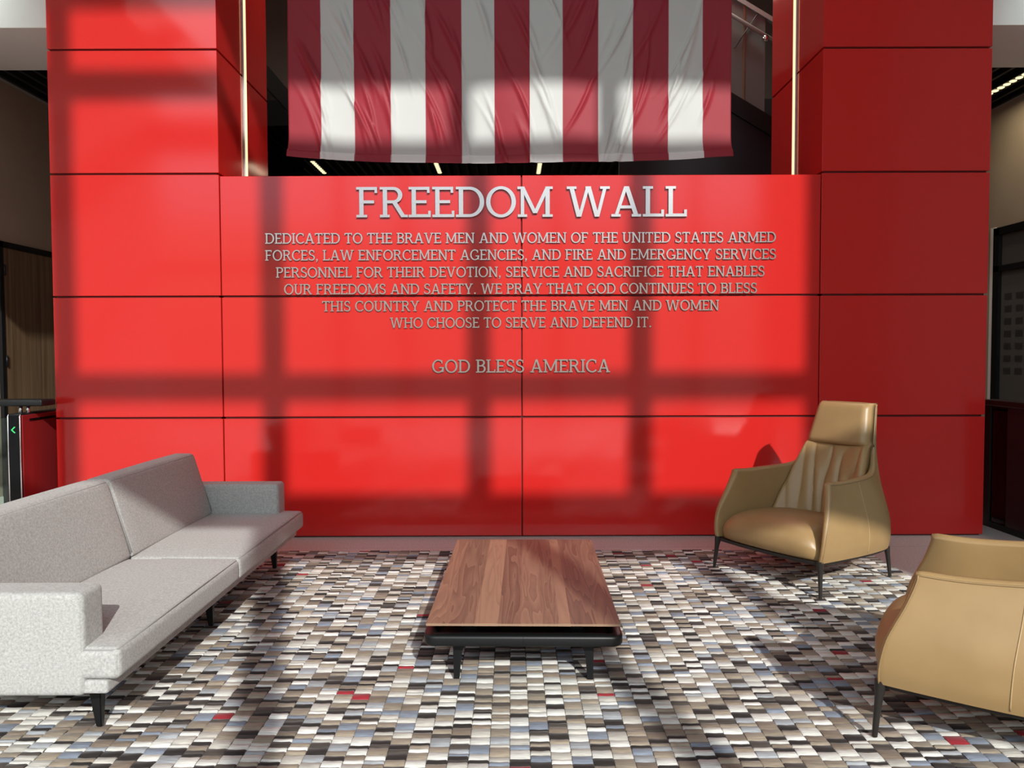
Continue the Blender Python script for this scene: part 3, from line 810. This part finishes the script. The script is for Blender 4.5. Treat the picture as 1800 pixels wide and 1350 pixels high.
for txt, a, b, z, lab in (
    ('DEDICATED TO THE BRAVE MEN AND WOMEN OF THE UNITED STATES ARMED', -1.992, 2.145, 2.404, 'raised metal line reading DEDICATED TO THE BRAVE MEN, just below the heading'),
    ('FORCES, LAW ENFORCEMENT AGENCIES, AND FIRE AND EMERGENCY SERVICES', -1.994, 2.148, 2.268, 'raised metal line beginning FORCES, LAW ENFORCEMENT AGENCIES on the red wall'),
    ('PERSONNEL FOR THEIR DEVOTION, SERVICE AND SACRIFICE THAT ENABLES', -1.908, 2.057, 2.130, 'raised metal line beginning PERSONNEL FOR THEIR DEVOTION on the red wall'),
    ('OUR FREEDOMS AND SAFETY. WE PRAY THAT GOD CONTINUES TO BLESS', -1.845, 1.997, 1.994, 'raised metal line beginning OUR FREEDOMS AND SAFETY above the panel joint'),
    ('THIS COUNTRY AND PROTECT THE BRAVE MEN AND WOMEN', -1.537, 1.688, 1.856, 'raised metal line beginning THIS COUNTRY AND PROTECT below the panel joint'),
    ('WHO CHOOSE TO SERVE AND DEFEND IT.', -0.987, 1.141, 1.720, 'raised metal line WHO CHOOSE TO SERVE AND DEFEND IT')):
    text_line(txt, a, b, z, 0.084, 0.014, lab)
text_line('GOD BLESS AMERICA', -0.648, 0.803, 1.355, 0.106, 0.016, 'raised metal words GOD BLESS AMERICA standing alone lowest on the red wall')

# ------------------------------------------------------------------ LED strips on the column sides
for x, s, y, lab in ((XLI-0.006, 1, 6.905, 'warm glowing vertical light strip on the inner side of the left red column'), (XRI+0.006, -1, 6.885, 'warm glowing vertical light strip on the inner side of the right red column')):
    T = thing('light_strip', lab, 'light', (x, y, 3*S))
    b = B(); x0, x1 = sorted((0, s*0.012)); bx(b, x0, x1, -0.026, 0.026, 0, 6.52-3*S); obj('channel', b, STEEL, T)
    b = B(); x0, x1 = sorted((s*0.012, s*0.02)); bx(b, x0, x1, -0.022, 0.022, 0.0, 6.52-3*S, 0.002); obj('diffuser', b, LED, T)

# ------------------------------------------------------------------ ceiling lights in the hall
def lens_mesh():
    b = B(); bmesh.ops.create_uvsphere(b, u_segments=14, v_segments=8, radius=1); bmesh.ops.scale(b, vec=(0.034, 0.036, 0.012), verts=b.verts[:]); 
    for f in b.faces: f.smooth = True
    me = bpy.data.meshes.new('lens'); b.to_mesh(me); b.free(); me.materials.append(LENS); return me
LM = lens_mesh()
for x, y0, y1, lab in ((-2.815, 9.38, 9.95, 'linear ceiling light glimpsed beside the left edge of the flag'),
                       (-2.765, 10.80, 11.55, 'linear ceiling light below the left corner of the flag'),
                       (-1.055, 10.85, 11.55, 'linear ceiling light below the flag, second from its left corner'),
                       (0.41, 10.95, 11.60, 'linear ceiling light below the middle of the flag, above the heading'),
                       (1.905, 11.15, 11.85, 'linear ceiling light below the flag, nearest its right corner'),
                       (4.985, 7.50, 8.35, 'linear ceiling light in the side passage right of the red column')):
    T = thing('ceiling_light', lab, 'light', (x, (y0+y1)/2, HZ-0.03), 0, 'linear ceiling lights')
    h = (y1-y0)/2
    b = B(); bx(b, -0.045, 0.045, -h, h, 0.0, 0.035); obj('housing', b, BLACK, T)
    n = int((y1-y0)/0.085)
    ld = bpy.data.lights.new('lamp_glow', 'AREA'); ld.shape = 'RECTANGLE'; ld.size = 0.08; ld.size_y = 2*h; ld.energy = 9 if abs(x) > 4 else 1.2; ld.color = (1.0, 0.83, 0.58)
    lo_ = bpy.data.objects.new('lamp_glow', ld); COL.objects.link(lo_); lo_.parent = T; lo_.location = (0, 0, -0.03)
    for i in range(n):
        o = bpy.data.objects.new('lens', LM); COL.objects.link(o); o.parent = T; o.location = (0, -h+(i+.5)*2*h/n, -0.002)

for x in (-1.9, 2.0):  # invented lamps out of sight, added to lift the dark stair hall
    T = thing('hall_fill_lamp', 'round white fill lamp added to brighten the stair hall, hidden behind the flag, ' + ('left one' if x < 0 else 'right one'), 'light', (x, 8.25, 7.0))
    b = B(); tube(b, [(0, 0, 0), (0, 0, 0.09)], 0.35, 24); obj('lamp_shade', b, WHITE, T)
    b = B(); tube(b, [(0, 0, 0.09), (0, 0, CEIL-7.0)], 0.008, 6); obj('cord', b, BLACK, T)
    ld = bpy.data.lights.new('lamp_glow', 'AREA'); ld.shape = 'DISK'; ld.size = 0.65; ld.energy = 95; ld.color = (1.0, 0.92, 0.8)
    lo_ = bpy.data.objects.new('lamp_glow', ld); COL.objects.link(lo_); lo_.parent = T; lo_.location = (0, 0, -0.01)

for x in (-5.3, 5.5):  # fill lamps added above the view to brighten the white bulkheads
    T = thing('bulkhead_fill_lamp', 'slim unseen lamp added to brighten the white bulkhead beside the ' + ('left' if x < 0 else 'right') + ' red column from above', 'light', (x, 6.22, 5.1))
    b = B(); bx(b, -0.9, 0.9, -0.06, 0.06, 0, 0.09, 0.01); obj('housing', b, WHITE, T)
    b = B(); bx(b, -0.85, -0.83, -0.01, 0.01, 0.09, CEIL-5.1); bx(b, 0.83, 0.85, -0.01, 0.01, 0.09, CEIL-5.1); obj('hanger', b, STEEL, T)
    ld = bpy.data.lights.new('lamp_glow', 'AREA'); ld.shape = 'RECTANGLE'; ld.size = 1.7; ld.size_y = 0.1; ld.energy = 36; ld.color = (0.93, 1.0, 0.96); ld.spread = R(110)
    lo_ = bpy.data.objects.new('lamp_glow', ld); COL.objects.link(lo_); lo_.parent = T; lo_.location = (0, 0.02, -0.012); lo_.rotation_euler = (R(12), 0, 0)

# ------------------------------------------------------------------ staircase behind the flag (right), guard at left
def stair():
    T = thing('staircase', 'dark staircase with glass balustrade seen between flag and right red column', 'staircase')
    Y = 8.6; sl = -0.595
    def sheet(z_off0, z_off1, y0, y1, xa, xb, M, name, par=T):
        bm = B(); za = lambda x: 5.44+sl*(x-2.455)
        v = [bm.verts.new((x, y, za(x)+o)) for x in (xa, xb) for y in (y0, y1) for o in (z_off0, z_off1)]
        for f in ((0, 1, 3, 2), (4, 6, 7, 5), (0, 4, 5, 1), (2, 3, 7, 6), (0, 2, 6, 4), (1, 5, 7, 3)): bm.faces.new([v[i] for i in f])
        return obj(name, bm, M, par)
    sheet(-0.055, 0.0, Y-0.03, Y+0.03, 1.4, 3.6, STEEL, 'top_rail')
    bm = B(); za = lambda x: 5.44+sl*(x-2.455)-0.275
    tube(bm, [(1.4, Y-0.07, za(1.4)), (3.6, Y-0.07, za(3.6))], 0.021, 10); obj('handrail', bm, STEEL, T, True)
    bm = B(); bmesh.ops.create_uvsphere(bm, u_segments=16, v_segments=10, radius=0.042); bmesh.ops.translate(bm, verts=bm.verts[:], vec=(2.785, Y-0.07, za(2.785)-0.03)); obj('handrail_bracket', bm, CHROME, T, True)
    sheet(-1.08, -0.055, Y-0.006, Y+0.006, 1.4, 2.80, thin_glass('smoke_glass', (0.55, 0.56, 0.55, 1), haze=(0.34, 0.35, 0.34, 1), hz=0.5), 'glass_panel')
    bm = B(); bx(bm, 2.555, 2.575, Y-0.02, Y+0.01, 4.2, 5.36); obj('post', bm, mat('bronze_post', (0.25, 0.16, 0.09, 1), 0.4, 0.5), T)
    bm = B(); tube(bm, [(2.46, Y-0.02, 4.86), (2.74, Y-0.02, 5.27)], 0.006, 6); obj('brace', bm, BLACK, T)
    sheet(-1.29, -1.08, Y-0.03, Y+1.4, 1.2, 3.6, BLACK, 'stringer')
    bm = B(); v = lambda x: 5.44+sl*(x-2.455)-1.29
    vs = [bm.verts.new(p) for p in ((1.2, Y, v(1.2)), (3.1, Y, v(3.1)), (3.1, Y, 2.2), (1.2, Y, 2.2))]
    f = bm.faces.new(vs); r = bmesh.ops.extrude_face_region(bm, geom=[f]); bmesh.ops.translate(bm, verts=[e for e in r['geom'] if isinstance(e, bmesh.types.BMVert)], vec=(0, 0.06, 0))
    obj('side_panel', bm, mat('navy_panel', (0.012, 0.013, 0.020, 1), 0.4), T)
    bm = B(); bx(bm, 1.2, 3.1, Y, Y+0.06, 0, 2.2); obj('base_wall', bm, BLACK, T)
    return T
stair()
bm = B(); bx(bm, -3.7, -2.44, 7.62, 9.26, 4.17, 4.42, 0.01)
tg = thing('balcony_guard', 'dark balcony edge with glass guard between left red column and flag', 'balcony')
obj('slab_edge', bm, BLACK, tg)
bm = B(); tube(bm, [(-2.46, 7.6, 3.98), (-2.66, 9.24, 4.30)], 0.012, 8); obj('rail', bm, BLACK, tg, True)
bm = B(); bx(bm, -2.462, -2.45, 7.66, 9.2, 3.2, 4.17); obj('glass_panel', bm, thin_glass('smoke_glass_dark', (0.3, 0.3, 0.3, 1)), tg)

# ------------------------------------------------------------------ door in left hall wall
dr = thing('door_1', '', '', (HL, 8.0, 0)); del dr['label']; del dr['category']; dr['kind'] = 'structure'
bm = B(); bx(bm, 0.0, 0.03, -0.36, 0.56, 0.0, 2.575); obj('door_leaf', bm, DOORWOOD, dr)
bm = B()
bx(bm, 0, 0.036, -0.41, -0.36, 0, 2.635); bx(bm, 0, 0.036, 0.56, 0.61, 0, 2.635); bx(bm, 0, 0.036, -0.41, 0.61, 2.575, 2.635)
obj('door_frame', bm, BLACK, dr)
bm = B()
for z in (0.35, 1.4, 2.3): tube(bm, [(0.034, -0.345, z), (0.034, -0.345, z+0.11)], 0.012, 8)
obj('door_hinge', bm, BLACK, dr, True)
bm = B(); bx(bm, 0, 0.012, -1.2, -0.42, 0, 0.11); bx(bm, 0, 0.012, 0.62, 4.9, 0, 0.11)
o = obj('baseboard_left', bm, WHITE); o.location = (HL, 8.0, 0); o['kind'] = 'structure'

# ------------------------------------------------------------------ dark framed window in right hall wall
wn = thing('window_2', '', '', (HR, 7.7, 0)); del wn['label']; del wn['category']; wn['kind'] = 'structure'
bm = B(); bx(bm, -0.012, 0, -0.85, 0.83, 0.06, 2.80); obj('window_pane', bm, DGLASS, wn)
bm = B()
for y0, y1 in ((-0.95, -0.85), (0.80, 0.90)): bx(bm, -0.05, 0, y0, y1, 0, 2.88)
for z0, z1 in ((2.80, 2.88), (2.40, 2.46), (0, 0.08)): bx(bm, -0.05, 0, -0.95, 0.90, z0, z1)
obj('window_frame', bm, BLACK, wn)
bm = B()
for i in range(5):
    for j in range(7): bx(bm, -0.0135, -0.012, 0.62-0.19*i, 0.74-0.19*i, 2.08-0.135*j, 2.15-0.135*j)
obj('frosted_dot', bm, mat('frost', (0.030, 0.029, 0.026, 1), 0.5), wn)
bm = B(); bx(bm, HR-0.02, HR, 8.62, 8.70, 0, 2.90); struct('trim_3', bm, WHITE)

# ------------------------------------------------------------------ entrance gates either side of the red wall
def gate_left():
    T = thing('speed_gate', 'red and black entrance gate cabinet with green arrow beside the left column', 'gate', (-3.88, 6.45, 0), world=True)
    x0, x1, y0, y1, zt = -3.935, -3.832, 5.99, 7.1, 1.05
    bm = B(); bx(bm, x0, x1, y0, y1, 0, zt, 0.012, 3); obj('cabinet', bm, BLACK, T, True, angle=50)
    bm = B(); bx(bm, x1-0.004, x1+0.006, y0+0.012, y1-0.02, 0.03, zt-0.012, 0.003); sp_ = obj('side_panel', bm, mat('red_side', (0.27, 0.020, 0.022, 1), 0.12), T)
    bm = B(); bx(bm, x1+0.0055, x1+0.008, y0+0.1, y1-0.1, 0.985, 1.005); obj('sensor_slot', bm, BLACKG, sp_)
    bm = B(); bx(bm, x0+0.012, x1-0.012, y0-0.005, y0+0.004, 0.03, zt-0.012); fp = obj('front_panel', bm, BLACKG, T)
    bm = B()
    for x in (x0+0.005, x1-0.005): tube(bm, [(x, y0-0.002, 0.0), (x, y0-0.002, zt-0.02), (x, y0+0.01, zt-0.004)], 0.006, 8)
    obj('edge_trim', bm, CHROME, T, True)
    bm = B(); cx, cz, y = (x0+x1)/2-0.004, 0.925, y0-0.006
    for s in (1, -1):
        vs = [bm.verts.new((cx-0.018+a, y+d, cz+s*b)) for d in (0, -0.0015) for a, b in ((0, 0), (0.026, 0.026), (0.036, 0.022), (0.012, 0))]
        bm.faces.new(vs[0:4]); bm.faces.new(vs[4:8])
        for k in range(4): bm.faces.new((vs[k], vs[(k+1) % 4], vs[4+(k+1) % 4], vs[4+k]))
    obj('arrow_sign', bm, GREEN, fp)
    bm = B()
    for xx in (-3.912, -3.853): tube(bm, [(xx, 6.12, zt-0.01), (xx, 6.12, 1.112)], 0.014, 10)
    obj('post', bm, CHROME, T, True)
    bm = B(); bx(bm, -4.75, -3.70, 6.05, 6.24, 1.105, 1.155, 0.012, 3); obj('top_bar', bm, BLACK, T, True, angle=50)
    bm = B(); bx(bm, -4.72, x0-0.01, 6.5, 6.512, 0.12, 0.98, 0.003); obj('glass_wing', bm, GLASS, T)
    bm = B(); bx(bm, x0-0.014, x0+0.004, 6.47, 6.54, 0.3, 0.8); obj('hinge', bm, BLACK, T)
def gate_right():
    T = thing('speed_gate', 'dark framed entrance gate with glass inset right of the red column', 'gate', (4.15, 6.3, 0), world=True)
    x0, x1 = 4.12, 4.22
    bm = B(); bx(bm, x0-0.02, x1+0.02, 5.6, 6.70, 1.05, 1.10, 0.01, 2); obj('top_rail', bm, mat('dark_maroon', (0.022, 0.008, 0.008, 1), 0.3), T, True, angle=50)
    bm = B()
    bx(bm, x0, x0+0.03, 6.60, 6.68, 0, 1.05); bx(bm, x0, x1, 5.6, 6.375, 0, 0.05); bx(bm, x0, x0+0.03, 6.375, 6.60, 0, 0.05)
    obj('frame', bm, BLACK, T)
    bm = B(); bx(bm, x0+0.012, x0+0.02, 6.375, 6.60, 0.05, 1.05); obj('glass_panel', bm, GLASS, T)
    bm = B(); bx(bm, x0, x1, 5.6, 6.375, 0.05, 1.05, 0.004); obj('side_panel', bm, mat('maroon_panel', (0.030, 0.010, 0.012, 1), 0.25), T)
gate_left(); gate_right()
for o in SC.objects:
    if '_w' in o: del o['_w']
